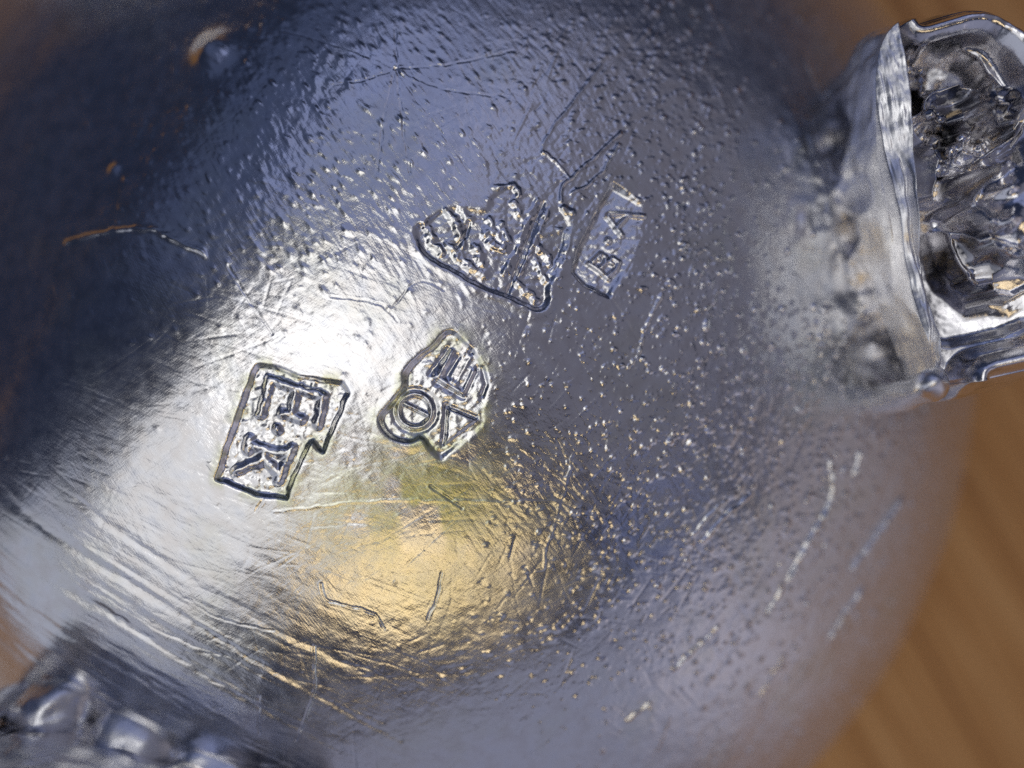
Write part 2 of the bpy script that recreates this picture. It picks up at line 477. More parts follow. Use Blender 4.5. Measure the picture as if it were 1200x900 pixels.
            (0.19, 0.009000000000000001, [(-13.711, -12.957), (-6.809, -16.597), (-0.786, -20.364)]), (0.22, 0.003, [(-10.458, -14.281), (-7.068, -16.486), (-3.76, -18.265)]),
            (0.1, 0.005, [(-7.756, -15.792), (-3.564, -19.005), (0.699, -21.626)]), (0.13, 0.007, [(-14.447, -19.143), (-8.096, -22.75), (-1.427, -22.048)]),
            (0.16, 0.009000000000000001, [(-8.453, -8.714), (-2.285, -12.675), (3.688, -16.31)]), (0.19, 0.003, [(-13.301, -10.622), (-9.28, -12.864), (-5.684, -14.496)]),
            (0.22, 0.005, [(-10.285, -11.982), (-5.655, -14.762), (-1.282, -17.41)]), (0.1, 0.007, [(-7.585, -13.444), (-2.232, -17.202), (3.148, -20.789)]),
            (0.13, 0.009000000000000001, [(-13.139, -15.925), (-6.021, -20.551), (1.08, -21.881)]), (0.16, 0.003, [(-10.059, -17.358), (-6.156, -19.92), (-2.3, -22.146)]),
            (0.19, 0.005, [(-13.214, -8.432), (-7.944, -11.306), (-3.284, -13.748)]), (0.22, 0.007, [(-10.333, -9.833), (-4.457, -13.557), (1.048, -16.687)]),
            (0.1, 0.009000000000000001, [(-7.555, -11.262), (-1.051, -15.58), (5.513, -20.108)]), (0.13, 0.003, [(-12.621, -13.357), (-8.165, -15.86), (-4.13, -17.994)]),
            (0.16, 0.005, [(-9.586, -14.75), (-4.616, -18.307), (0.326, -21.302)]), (0.19, 0.007, [(-16.038, -18.067), (-9.298, -22.028), (-1.86, -22.094)]),
            (0.22, 0.009000000000000001, [(-13.287, -19.545), (-9.609, -21.926), (-5.623, -22.739)]), (0.1, 0.003, [(-7.6, -9.168), (-3.532, -11.946), (0.437, -14.067)]),
            (0.13, 0.005, [(-12.49, -11.064), (-6.71, -14.142), (-1.645, -17.138)]), (0.16, 0.007, [(-9.394, -12.432), (-3.259, -16.525), (2.772, -20.465)]),
            (0.19, 0.009000000000000001, [(-14.31, -14.843), (-11.228, -17.28), (-7.343, -18.84)]), (0.22, 0.003, [(-12.087, -16.344), (-7.263, -19.232), (-2.725, -22.098)]),
            (0.1, 0.005, [(-9.187, -17.857), (-3.699, -22.008), (2.294, -21.857)])],
 'pt': {'lump': (-3.339, 11.519),
        'bulge1': (25.81, 7.84),
        'bulge2': (26.607, 4.265),
        'spot': (-7.796, 6.109),
        'warm': (7.06, -12.526),
        'olive': (6.688, -8.359),
        'pitA': (-0.989, 1.424),
        'fil1': (29.318, 1.496),
        'fil2': (27.595, -0.801)}}


salt = bpy.data.objects.new('salt_cellar', None)
COL.objects.link(salt)
salt.location = (0, 0, TABLE_Z * MM)
salt['label'] = 'worn silver footed dish lying upside down on the wooden table, four hallmarks on its underside'
salt['category'] = 'salt cellar'
salt.empty_display_size = 0.01
bpy.context.view_layer.update()
LIFT = np.array([0, 0, -TABLE_Z])          # parts are placed relative to the empty on the table


def build_bowl():
    def axis(parts):
        out = []
        for a, b, s in parts:
            out.append(np.arange(a, b - s * 0.3, s))
        return np.concatenate(out + [[parts[-1][1]]])
    E = 58.9
    us = axis([(-E, -22, 1.0), (-22, -3, 0.085), (-3, 20, 0.05), (20, 38, 0.06), (38, 50, 0.11), (50, E, 1.0)])
    vs = axis([(-E, -36, 1.0), (-36, -26, 0.085), (-26, -17, 0.065), (-17, 13, 0.05), (13, 26, 0.085), (26, E, 1.0)])
    U, V = np.meshgrid(us, vs)
    H = np.zeros(U.shape)
    ID = np.zeros(U.shape, np.int16)
    T = np.zeros(U.shape)

    def win(pts, pad):
        p = np.array(pts)
        i0, i1 = np.searchsorted(us, [p[:, 0].min() - pad, p[:, 0].max() + pad])
        j0, j1 = np.searchsorted(vs, [p[:, 1].min() - pad, p[:, 1].max() + pad])
        return np.s_[j0:j1, i0:i1]

    # ---- broad unevenness, planishing and wear
    H += 0.05 * vnoise(U / 8.0, V / 8.0, 1) + 0.022 * vnoise(U / 2.6, V / 2.6, 2) + 0.006 * vnoise(U / 1.1, V / 1.1, 3)
    a = math.radians(-56)
    P = U * math.cos(a) + V * math.sin(a); Q = -U * math.sin(a) + V * math.cos(a)
    m_up = np.exp(-(((U - 5) / 9.5) ** 2 + ((V - 6.5) / 6.5) ** 2))
    H += m_up * (0.0085 * fbm(P / 0.45, Q / 0.13, 11, 3) + 0.0035 * fbm(P / 0.9, Q / 0.10, 16, 2))
    # chatter ripples left of the marks
    m_rip = np.exp(-(((U + 1.5) / 3.5) ** 2 + ((V - 3) / 3.0) ** 2))
    rr = np.hypot(U - 4.5, V + 3.0)
    H += m_rip * 0.006 * np.sin(rr / 0.105 + 1.8 * vnoise(U / 1.0, V / 1.0, 21)) * (0.5 + 0.5 * vnoise(U / 0.8, V / 0.8, 22))
    H += m_rip * 0.008 * fbm(U / 0.4, V / 0.33, 23, 2)
    # leathery skin in the bright middle
    m_mid = np.exp(-(((U - 1) / 8.5) ** 2 + ((V + 6) / 7.0) ** 2))
    a = math.radians(-24)
    P = U * math.cos(a) + V * math.sin(a); Q = -U * math.sin(a) + V * math.cos(a)
    H += m_mid * (0.0045 * fbm(P / 0.6, Q / 0.3, 31, 4, 0.6) - 0.004 * np.abs(fbm(U / 0.5, V / 0.4, 36, 2)))
    # drawn smears towards the near foot
    m_low = np.exp(-(((U + 9) / 10.0) ** 2 + ((V + 16) / 7.0) ** 2))
    a = math.radians(-31)
    P = U * math.cos(a) + V * math.sin(a); Q = -U * math.sin(a) + V * math.cos(a)
    H += m_low * (0.022 * fbm(P / 5.5, Q / 0.6, 41, 3) + 0.004 * fbm(P / 1.2, Q / 0.25, 45, 2))
    # wrinkles below the warm patch
    m_wr = np.exp(-(((U - 8) / 6.0) ** 2 + ((V + 17) / 4.0) ** 2))
    a = math.radians(12)
    P = U * math.cos(a) + V * math.sin(a); Q = -U * math.sin(a) + V * math.cos(a)
    H += m_wr * (0.004 * fbm(P / 0.8, Q / 0.26, 51, 3) - 0.004 * np.abs(fbm(U / 0.6, V / 0.5, 56, 2)))
    # plain grain everywhere, finer on the far side
    H += 0.0028 * fbm(U / 0.32, V / 0.32, 61, 2) * smooth(26, 16, np.hypot(U - 8, V + 2))
    m_rt = smooth(11, 19, U) * (1 - 0.85 * smooth(20, 23, U) * smooth(-1, 1, V))
    H += m_rt * (0.007 * fbm(U / 0.9, V / 0.9, 66, 4, 0.6) + 0.003 * fbm(U / 0.35, V / 0.35, 69, 2))
    # granular ground beside the small maker's mark
    m_gr = np.exp(-(((U - 16.3) / 2.0) ** 2 + ((V - 1.6) / 2.6) ** 2))
    H += m_gr * 0.010 * fbm(U / 0.30, V / 0.30, 71, 2)

    # ---- swellings near the feet and a lump of solder
    for key, h, r in (('lump', 0.45, 0.9), ('bulge1', 0.36, 2.1), ('bulge2', 0.62, 2.1), ('spot', 0.10, 0.3), ('fil1', 0.35, 1.8), ('fil2', 0.4, 1.7)):
        x, y = MARKS['pt'][key]
        w = win([(x, y)], 3.5 * r)
        d2 = (U[w] - x) ** 2 + (V[w] - y) ** 2
        H[w] += h * np.exp(-d2 / r ** 2) * (1 + 0.12 * vnoise(U[w] / 0.5, V[w] / 0.5, 5))

    # ---- scratches
    def curve(pts, n=6):
        p = np.array([pts[0]] + list(pts) + [pts[-1]], float)
        out = []
        for i in range(1, len(p) - 2):
            a, b_, c_, d_ = p[i - 1], p[i], p[i + 1], p[i + 2]
            for t in np.arange(n) / n:
                out.append(tuple(0.5 * (2 * b_ + (c_ - a) * t + (2 * a - 5 * b_ + 4 * c_ - d_) * t * t + (3 * b_ - a - 3 * c_ + d_) * t ** 3)))
        return out + [tuple(p[-1])]

    def groove(pts, w, h, burr=0.35, jitter=0.25, wob=0.02):
        sl = win(pts, 5 * w + 0.05)
        u, v = U[sl], V[sl]
        if u.size == 0:
            return
        d = poly_dist(u + wob * vnoise(u / 0.35, v / 0.35, 81), v + wob * vnoise(u / 0.35, v / 0.35, 82), pts)
        k = 1 + jitter * 2 * vnoise(u / 0.3, v / 0.3, 83)
        g = np.exp(-(d / w) ** 2)
        H[sl] += -h * k * g + burr * h * k * np.exp(-((d - 2.0 * w) / (0.8 * w)) ** 2)

    def fade_line(x, y, ang, ln, w, h, bend=0.0):
        ca, sa = math.cos(ang), math.sin(ang)
        pts = [(x + ca * ln * t - sa * bend * ln * t * t, y + sa * ln * t + ca * bend * ln * t * t) for t in (-0.5, 0, 0.5)]
        sl = win(pts, 4 * w)
        u, v = U[sl], V[sl]
        if u.size == 0:
            return
        d = poly_dist(u, v, pts)
        t = ((u - x) * ca + (v - y) * sa) / (ln * 0.5)
        H[sl] += -h * np.exp(-(d / w) ** 2) * np.clip(1 - t * t, 0, 1)

    for w, h, pts in MARKS['groove']:
        groove(curve(pts), w, h, wob=0.045)
    for w, h, pts in MARKS['ridge']:
        groove(curve(pts), w, -1.35 * h, 0.0, 0.2, 0.07)
    rg = random.Random(3)
    for k in range(2600):                       # fine wear lines, mostly in three directions of rubbing
        x = rg.uniform(-14, 26); y = rg.uniform(-24, 16)
        fam = rg.random()
        if y > 1 and fam < 0.7:
            ang = math.radians(-56 + rg.gauss(0, 9))
        elif y < -2 and x < 6 and fam < 0.65:
            ang = math.radians(-25 + rg.gauss(0, 10))
        elif x > 8 and y < -4 and fam < 0.5:
            ang = math.radians(-52 + rg.gauss(0, 8))
        else:
            ang = rg.uniform(0, math.pi)
        fade_line(x, y, ang, rg.uniform(0.8, 4.5) * rg.uniform(0.5, 1.3), rg.uniform(0.03, 0.045), rg.uniform(0.002, 0.008), rg.gauss(0, 0.03))
    for k in range(420):                         # hairlines on the far side
        x = rg.uniform(10, 33); y = rg.uniform(-22, 14)
        if x > 21 and y > 0:
            continue
        fade_line(x, y, math.radians(rg.choice((-52, 55, 62, -20)) + rg.gauss(0, 12)), rg.uniform(0.6, 3.2), rg.uniform(0.045, 0.06), rg.uniform(0.006, 0.02) * rg.choice((1, 1, -1)), rg.gauss(0, 0.05))
    for k in range(90):                          # a dense rub right of the warm patch
        fade_line(12.2 + rg.gauss(0, 1.6), -8.6 + rg.gauss(0, 1.3), math.radians(-48 + rg.gauss(0, 10)), rg.uniform(1.5, 4), 0.04, rg.uniform(0.002, 0.006))

    # ---- tiny blisters and pits: they glint on the far side
    for k in range(6300):
        if k < 4100:
            x = rg.gauss(19, 7.5); y = rg.gauss(-3, 10.5)
        elif k < 5600:
            x = rg.gauss(15.5, 4.5); y = rg.gauss(3.5, 7)
        else:
            x = rg.uniform(-14, 20); y = rg.uniform(-20, 18)
        if x > 21 and y > 0.2 and rg.random() < 0.85:
            continue
        if x < 9 and rg.random() < 0.55:
            continue
        big = rg.random() ** 3.5
        far = min(max((x - 9) / 22, 0), 1)
        r = 0.042 + 0.06 * big + 0.04 * far
        h = r * (0.30 + 0.60 * far) * rg.uniform(0.6, 1.25) * (1 if rg.random() < 0.75 else -0.8)
        if x < 9:
            h *= 0.5
        ex = rg.uniform(0.7, 1.5)
        i0, i1 = np.searchsorted(us, [x - 3 * r * ex, x + 3 * r * ex]); j0, j1 = np.searchsorted(vs, [y - 3 * r, y + 3 * r])
        u = U[j0:j1, i0:i1]; v = V[j0:j1, i0:i1]
        H[j0:j1, i0:i1] += h * np.exp(-(((u - x) / (r * ex)) ** 2 + ((v - y) / r) ** 2))
    for k in range(1300):                         # flatter dimples in the rubbed upper area
        x = rg.gauss(1, 5); y = rg.gauss(8, 4.5); r = rg.uniform(0.06, 0.15); h = rg.uniform(0.10, 0.24) * r
        ang = math.radians(-50)
        sl = win([(x, y)], 3.5 * r)
        u = U[sl] - x; v = V[sl] - y
        p = u * math.cos(ang) + v * math.sin(ang); q = -u * math.sin(ang) + v * math.cos(ang)
        H[sl] += h * np.exp(-((p / (1.5 * r)) ** 2 + (q / (0.75 * r)) ** 2))

    # ---- the four struck marks
    def flat_stroke(u, v, polys, w, edge):
        d = np.full(u.shape, 1e9)
        for p in polys:
            d = np.minimum(d, poly_dist(u, v, p))
        return 1 - smooth(0.25 * (w - edge), w + edge, d), d

    def sink(outline, depth, wall, lip, tilt=(0, 0), rough=0.004, seed=90):
        sl = win(outline, 1.6)
        u, v = U[sl], V[sl]
        uw = u + 0.035 * vnoise(u / 0.4, v / 0.4, seed); vw = v + 0.035 * vnoise(u / 0.4, v / 0.4, seed + 1)
        sd = poly_sd(uw, vw, outline)
        c = np.mean(outline, 0)
        k = np.clip(1 + (u - c[0]) * tilt[0] + (v - c[1]) * tilt[1], 0.05, 2.0)
        ins = smooth(wall, -wall, sd)
        keep = 1 - 0.75 * ins                   # striking flattens the old surface
        base = vnoise(u / 9, v / 9, 4) * 0
        Hs = H[sl]
        mean = Hs.mean()
        H[sl] = mean + (Hs - mean) * keep - depth * k * ins + lip * k * np.exp(-((sd - 1.6 * wall) / (1.6 * wall)) ** 2) + base
        H[sl] += ins * rough * fbm(u / 0.22, v / 0.22, seed + 2, 2)
        return sl, u, v, sd, ins

    def rounded(pts, n=5):
        p = np.array(pts)
        out = []
        for i in range(len(p)):
            a, b_, c_, d_ = p[i - 1], p[i], p[(i + 1) % len(p)], p[(i + 2) % len(p)]
            for t in np.arange(n) / n:
                q = 0.5 * (2 * b_ + (c_ - a) * t + (2 * a - 5 * b_ + 4 * c_ - d_) * t * t + (3 * b_ - a - 3 * c_ + d_) * t ** 3)
                out.append((float(q[0]), float(q[1])))
        return out

    def ident(sl, mask, k):
        s = ID[sl]
        s[mask] = k

    # E . K in a rectangle with its corner struck twice
    M = MARKS['EK']
    sl, u, v, sd, ins = sink(M['outline'], 0.18, 0.13, 0.012, rough=0.020)
    ident(sl, sd < 0.12, 1)
    for k, key in ((11, 'E'), (12, 'dot'), (13, 'K')):
        w = {'E': 0.20, 'dot': 0.20, 'K': 0.22}[key]
        s, d = flat_stroke(u + 0.03 * vnoise(u / 0.25, v / 0.25, 96), v + 0.03 * vnoise(u / 0.25, v / 0.25, 97), M['letters'][key], w, 0.085)
        H[sl] += 0.14 * s * (1 + 0.15 * vnoise(u / 0.3, v / 0.3, 95))
        ident(sl, d < w + 0.06, k)
    # trefoil with a barred ring, a triangle and a three-armed letter
    M = MARKS['OD']
    sl, u, v, sd, ins = sink(rounded(M['outline']), 0.15, 0.13, 0.015, tilt=(-0.42, 0.05), rough=0.016, seed=100)
    ident(sl, sd < 0.12, 2)
    moat = smooth(0.10, -0.10, poly_sd(u, v, M['moat'])); H[sl] -= 0.06 * moat
    disc = smooth(0.07, -0.07, poly_sd(u, v, M['disc'])); H[sl] -= 0.02 * disc
    s, d = flat_stroke(u, v, [M['ring']], 0.10, 0.085); s2, d2 = flat_stroke(u, v, [M['bar']], 0.06, 0.07)
    H[sl] += 0.14 * np.maximum(s, 0.8 * s2)
    ident(sl, np.minimum(d, d2) < 0.13, 21)
    st = poly_sd(u, v, M['tri'])
    H[sl] += 0.09 * smooth(0.08, -0.08, st); ident(sl, st < 0.06, 22)
    s, d = flat_stroke(u, v, M['E'], 0.10, 0.08)
    H[sl] += 0.09 * s; ident(sl, d < 0.12, 23)
    for g in M['gro']:
        d = poly_dist(u, v, g); H[sl] -= 0.075 * np.exp(-(d / 0.10) ** 2)
    # worn cartouche: split in two, figure on one side, numerals on the other
    M = MARKS['CR']
    sl, u, v, sd, ins = sink(rounded(M['outline'], 3), 0.10, 0.12, 0.02, tilt=(-0.03, -0.33), rough=0.018, seed=110)
    ident(sl, sd < 0.12, 3)
    for k, key, w, h in ((31, 'ridges', 0.10, 0.06), (32, 'fig', 0.17, 0.075), (33, 'num', 0.15, 0.075)):
        s, d = flat_stroke(u + 0.08 * vnoise(u / 0.2, v / 0.2, 115), v + 0.08 * vnoise(u / 0.2, v / 0.2, 116), M[key], w, 0.10)
        H[sl] += h * s * (1 + 0.35 * fbm(u / 0.25, v / 0.25, 118, 2))
        ident(sl, d < w + 0.05, k)
    for g in M['gro']:
        d = poly_dist(u, v, g); H[sl] -= 0.10 * np.exp(-(d / 0.08) ** 2)
    # B . A in a rectangle that fades out on one side
    M = MARKS['BA']
    sl, u, v, sd, ins = sink(M['outline'], 0.26, 0.14, 0.010, tilt=(-0.70, 0.18), rough=0.016, seed=120)
    ident(sl, sd < 0.10, 4)
    for k, key in ((41, 'B'), (42, 'dot'), (43, 'A')):
        w = {'B': 0.08, 'dot': 0.12, 'A': 0.08}[key]
        s, d = flat_stroke(u, v, M['letters'][key], w, 0.075)
        H[sl] += 0.115 * s - 0.01 * np.exp(-((d - w - 0.12) / 0.07) ** 2); ident(sl, d < w + 0.05, k)

    # ---- olive tint between two of the marks and over the warm patch, tarnish along mark edges
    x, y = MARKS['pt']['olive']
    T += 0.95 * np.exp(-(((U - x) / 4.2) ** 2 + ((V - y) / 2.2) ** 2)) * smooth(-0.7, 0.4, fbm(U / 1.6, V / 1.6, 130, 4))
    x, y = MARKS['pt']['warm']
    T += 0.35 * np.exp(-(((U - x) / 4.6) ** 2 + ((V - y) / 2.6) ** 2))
    for key, w in (('EK', 0.35), ('OD', 0.45)):
        sl = win(MARKS[key]['outline'], 1.5)
        d = np.abs(poly_sd(U[sl], V[sl], MARKS[key]['outline']))
        T[sl] += 0.55 * np.exp(-(d / w) ** 2) * smooth(-0.2, 0.6, fbm(U[sl] / 0.7, V[sl] / 0.7, 134, 3))
    T += 0.10 * smooth(0.1, 0.9, fbm(U / 2.5, V / 2.5, 137, 4))

    rho = np.hypot(U, V)
    H *= 1 - smooth(46, 54, rho)
    e = 1e-3
    S = surf(U, V)
    N = np.cross(surf(U + e, V) - surf(U - e, V), surf(U, V + e) - surf(U, V - e))
    N /= np.linalg.norm(N, axis=-1, keepdims=True)
    W = (S + N * H[..., None]).reshape(-1, 3) + LIFT
    faces = grid_faces(len(vs), len(us))
    keep = (rho.ravel()[faces] < 57.6).all(1)
    faces = faces[keep]
    fid = ID.ravel()[faces].min(1)
    nrm = vertex_normals(W, faces)
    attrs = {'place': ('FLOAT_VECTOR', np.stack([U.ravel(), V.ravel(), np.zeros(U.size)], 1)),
             'tarnish_tint': ('FLOAT', T.ravel().clip(0, 1)),
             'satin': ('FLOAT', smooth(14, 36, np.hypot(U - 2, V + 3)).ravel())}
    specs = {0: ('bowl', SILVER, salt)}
    for k in (1, 2, 3, 4):
        specs[k] = ('hallmark', SILVER, salt)
    for k, nm in ((11, 'letter'), (12, 'dot'), (13, 'letter'), (21, 'barred_ring'), (22, 'triangle'), (23, 'letter'),
                  (31, 'divider'), (32, 'figure'), (33, 'numeral'), (41, 'letter'), (42, 'dot'), (43, 'letter')):
        specs[k] = (nm, SILVER, k // 10)
    made = split_mesh(W, faces, fid, nrm, attrs, specs)
    made[1]['label'] = 'rectangular maker mark with raised letters E and K and a dot'
    made[2]['label'] = 'three-lobed mark with barred ring, triangle and letter E'
    made[3]['label'] = 'worn cartouche split by a line, figure on one side'
    made[4]['label'] = 'small rectangular mark with raised letters B and A'


build_bowl()


def build_rim():
    """The turned lip that the dish rests on."""
    prof = [(37.2, -20.3), (37.75, -20.6), (38.3, -21.2), (38.5, -22.0), (38.2, -22.8), (37.9, -23.3), (38.6, -23.8), (38.9, -24.5),
            (38.6, -25.0), (37.2, -25.0), (36.6, -24.2), (36.4, -22.0), (36.5, -20.4)]
    n = 240
    t = np.linspace(0, 2 * np.pi, n, endpoint=False)
    v = np.array([[(r * math.cos(a), r * math.sin(a), z) for a in t] for r, z in prof]).reshape(-1, 3) + LIFT
    f = grid_faces(len(prof), n, True)[:, ::-1]
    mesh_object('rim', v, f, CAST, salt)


build_rim()


# ------------------------------------------------------------------ the cast feet
def build_foot():
    """Local mm: x outwards from the dish, y along the straight inner side, z up (away from the table)."""
    foot_s = 0.0367
    ca, sa = math.cos(math.radians(9.3)), math.sin(math.radians(9.3))

    def L(pts):
        out = []
        for px, py in pts:
            dx, dy = (px - 1036) * foot_s, (228 - py) * foot_s
            out.append((dx * ca + dy * sa, -dx * sa + dy * ca))
        return out
    # plan: straight inner side, round outer side
    ang_ = np.linspace(-math.pi, math.pi, 420, endpoint=False)
    cs, sn = np.cos(ang_), np.sin(ang_)
    px_ = np.where(cs > 0, 4.0 * np.abs(cs) ** 0.80, -4.0 * np.abs(cs) ** 0.30)
    py_ = 7.6 * np.sign(sn) * np.abs(sn) ** np.where(cs > 0, 0.95, 0.72)
    bnd = np.stack([4.1 + px_, py_ + 0.06 * px_], 1)
    outer = [tuple(q) for q, c_ in zip(bnd, cs) if c_ > -0.02]
    nb = len(bnd)
    c = np.array([3.2, 0.0])
    rs = np.concatenate([np.linspace(0.0, 0.9, 120), np.linspace(0.905, 1.0, 26)])
    rs[0] = 0.004
    xy = c + (bnd - c)[None] * rs[:, None, None]
    x, y = xy[..., 0], xy[..., 1]
    z = np.full(x.shape, -1.45)
    ident = np.zeros(x.shape, np.int16)
    sd = np.minimum(poly_dist(x, y, outer), 9)
    # hollow channel rising to the rim
    z += 0.35 * vnoise(x / 2.2, y / 2.2, 201) + 0.012 * fbm(x / 0.6, y / 0.6, 202, 3) - 0.22 * (x - 3.5) * 0
    z += 0.3
    z += 0.04 * fbm(x / 0.5, y / 0.5, 204, 2) * smooth(1.0, 0.4, sd)

    def blob(px, py, r, h, ex=1.0, ang=0.0, power=1.0):
        (cx, cy), = L([(px, py)])
        a = math.radians(ang)
        p = (x - cx) * math.cos(a) + (y - cy) * math.sin(a); q = -(x - cx) * math.sin(a) + (y - cy) * math.cos(a)
        d = np.sqrt((p / (r * ex)) ** 2 + (q / r) ** 2)
        return h * np.exp(-d ** (2 * power)), d

    def line(pts, w, h):
        d = poly_dist(x + 0.05 * vnoise(x / 0.3, y / 0.3, 205), y, L(pts))
        return h * np.exp(-(d / w) ** 2), d
    def level(pts, height, edge=0.14, slope=(0, 0)):
        """Bring the ground inside an outline to one level (with a slope)."""
        p = L(pts)
        s = poly_sd(x + 0.05 * vnoise(x / 0.5, y / 0.5, 218), y + 0.05 * vnoise(x / 0.5, y / 0.5, 219), p)
        c_ = np.mean(p, 0)
        k = smooth(edge, -edge, s)
        return z * (1 - k) + (height + slope[0] * (x - c_[0]) + slope[1] * (y - c_[1]) + 0.3 * (z + 1.5)) * k, s
    # smooth channel, tilted panel and the two hollows under the rim
    z, _ = level([(1076, 205), (1083, 300), (1086, 372), (1120, 378), (1170, 368), (1215, 350), (1215, 322), (1180, 345), (1140, 338), (1112, 312), (1098, 262), (1090, 215)], -1.6, 0.3, (0.20, 0.05))
    z, _ = level([(1056, 120), (1082, 130), (1104, 170), (1098, 212), (1066, 218)], -0.75, 0.14, (0.40, -0.1))
    z, _ = level([(1088, 38), (1120, 36), (1150, 55), (1176, 88), (1150, 92), (1136, 90), (1118, 78), (1104, 84), (1090, 62)], -3.0, 0.14, (0.3, 0.4))
    z, _ = level([(1062, 78), (1074, 80), (1080, 98), (1078, 112), (1068, 110), (1062, 96)], -2.8, 0.14, (0.3, 0.3))
    # oval crater with a bright lip
    cr, d = blob(1113, 112, 0.80, 1.35, 1.5, -12, 4)
    z += cr; z -= blob(1113, 112, 0.58, 0.8, 1.5, -12, 2)[0]
    z += 0.6 * np.exp(-((d - 1.0) / 0.12) ** 2)
    ident[d < 1.18] = 1
    # curled scroll beside it
    z += blob(1158, 120, 0.95, 1.0, 1.1, 0, 4)[0]
    for pts, w, h in (([(1140, 100), (1155, 92), (1172, 100), (1178, 120), (1170, 140), (1152, 142), (1145, 130), (1152, 118), (1162, 120)], 0.18, 0.75),
                      ([(1085, 92), (1087, 62), (1098, 56), (1110, 78)], 0.12, 0.7), ([(1112, 86), (1116, 78), (1121, 84), (1116, 92)], 0.08, 0.35),
                      ([(1128, 62), (1132, 90)], 0.12, 0.4), ([(1076, 26), (1086, 40), (1092, 50)], 0.10, 0.9)):
        g, d = line(pts, w, h); z += g
        if len(pts) == 9:
            ident[d < 0.3] = 2
    # seam and the smooth swelling beyond it
    g, d = blob(1182, 232, 1.9, 2.1, 1.25, 60, 2.0)
    z += g; ident[(d < 0.85)] = 3
    g, d = line([(1126, 182), (1150, 168), (1172, 154), (1184, 138), (1190, 112)], 0.2, 1.0); z += g
    # broken, grainy ground round the ornaments
    for k in range(60, 104):
        r_ = random.Random(500 + k)
        px = 1132 + r_.gauss(0, 20); py = 165 + r_.gauss(0, 30)
        if k > 85:
            px = 1118 + 0.35 * (k - 85) + r_.gauss(0, 9); py = 195 + 1.4 * (k - 85) + r_.gauss(0, 9)
        z += blob(px, py, r_.uniform(0.16, 0.34), r_.uniform(0.3, 0.7), r_.uniform(1, 1.8), r_.uniform(0, 180))[0]
    # crumpled leaf along the lower side
    leaf = L([(1100, 250), (1108, 285), (1122, 310), (1145, 330), (1172, 334), (1200, 318), (1215, 300), (1190, 292), (1160, 288), (1138, 275), (1120, 255)])
    ls = poly_sd(x + 0.06 * vnoise(x / 0.4, y / 0.4, 206), y, leaf)
    z += 0.8 * smooth(0.10, -0.10, ls) + 0.3 * np.exp(-((ls + 0.16) / 0.12) ** 2) + 0.10 * smooth(0.1, -0.3, ls) * fbm(x / 1.1, y / 0.5, 207, 2)
    ident[ls < 0.05] = 4
    for pts, w, h in (([(1122, 240), (1138, 272), (1165, 285), (1185, 300)], 0.22, 0.8), ([(1112, 200), (1124, 225), (1136, 250)], 0.26, 0.9)):
        z += line(pts, w, h)[0]
    z += 0.24 * (x - 3.6)                       # the ornament rises outwards
    # rounded outer rim
    rim_k = smooth(1.45, 1.0, sd)
    z = z * (1 - rim_k) + (0.50 + 0.12 * (x - 3.6) - 0.9 * smooth(0.55, 1.5, sd) - 0.75 * smooth(0.5, 0.0, sd) + 0.16 * vnoise(x / 1.5, y / 1.5, 221) + 0.03 * fbm(x / 0.5, y / 0.5, 222, 2)) * rim_k
    # inner side: a ragged double edge
    wide = 1.15 + 0.75 * smooth(-3, 6, y)
    fl = smooth(wide, wide - 0.35, x)
    top = 0.12 + 0.40 * x - 0.03 * y * 0 + 0.18 * fbm(y / 2.6, x * 0 + 3, 208, 3) + 0.035 * fbm(x / 0.28, y / 1.3, 210, 3)
    zf = top - 0.35 * np.exp(-((x - 0.75 - 0.15 * vnoise(y / 1.2, y * 0, 213)) / 0.11) ** 2) * smooth(2.5, 0.5, y) - 0.7 * smooth(0.3, 0.0, x)
    z = z * (1 - fl) + zf * fl
    ident[x < wide - 0.1] = 5
    z += 0.006 * fbm(x / 0.2, y / 0.2, 215, 2)
    # side walls going down to the dish
    zb = z[-1]
    rows = [np.stack([x, y, z], -1)]
    cen = bnd - c
    nrm2 = cen / np.linalg.norm(cen, axis=1, keepdims=True)
    tt = np.linspace(0, 1, 46)[1:]
    ang = np.arange(nb)
    for t in tt:
        bulge = 0.55 * math.sin(math.pi * min(t * 2.2, 1)) + 0.9 * t * t
        side_in = smooth(0.6, 0.1, bnd[:, 0])
        lob = side_in * math.sin(math.pi * t) ** 0.7 * (0.35 * np.abs(np.sin(bnd[:, 1] * 0.62 + 0.5)) + 0.25 * vnoise(bnd[:, 1] / 1.4, np.full(nb, t * 5.0), 217)) + side_in * 0.25 * t * t
        wav = lob + 0.10 * vnoise(ang / 9.0, np.full(nb, t * 14), 216) + 0.05 * np.sin(ang * 0.42) * math.sin(math.pi * t)
        p = bnd + nrm2 * (bulge * smooth(-0.1, 1.5, bnd[:, 0]) + 0.45 * t * t + wav)[:, None]
        rows.append(np.concatenate([p, (zb * (1 - t) - 11.0 * t)[:, None]], 1)[None])
    P = np.concatenate(rows, 0)
    nr = P.shape[0]
    ID = np.concatenate([ident, np.repeat(ident[-1:], nr - ident.shape[0], 0)], 0)
    ID[ident.shape[0] + 12:] = 0
    faces = grid_faces(nr, nb, True)
    fid = ID.reshape(-1)[faces].min(1)
    W = P.reshape(-1, 3)
    nv = vertex_normals(W, faces)
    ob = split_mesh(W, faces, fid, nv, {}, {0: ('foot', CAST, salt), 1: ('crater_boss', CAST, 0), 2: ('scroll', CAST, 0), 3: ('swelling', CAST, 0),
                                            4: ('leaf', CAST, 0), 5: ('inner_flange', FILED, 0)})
    foot = ob[0]
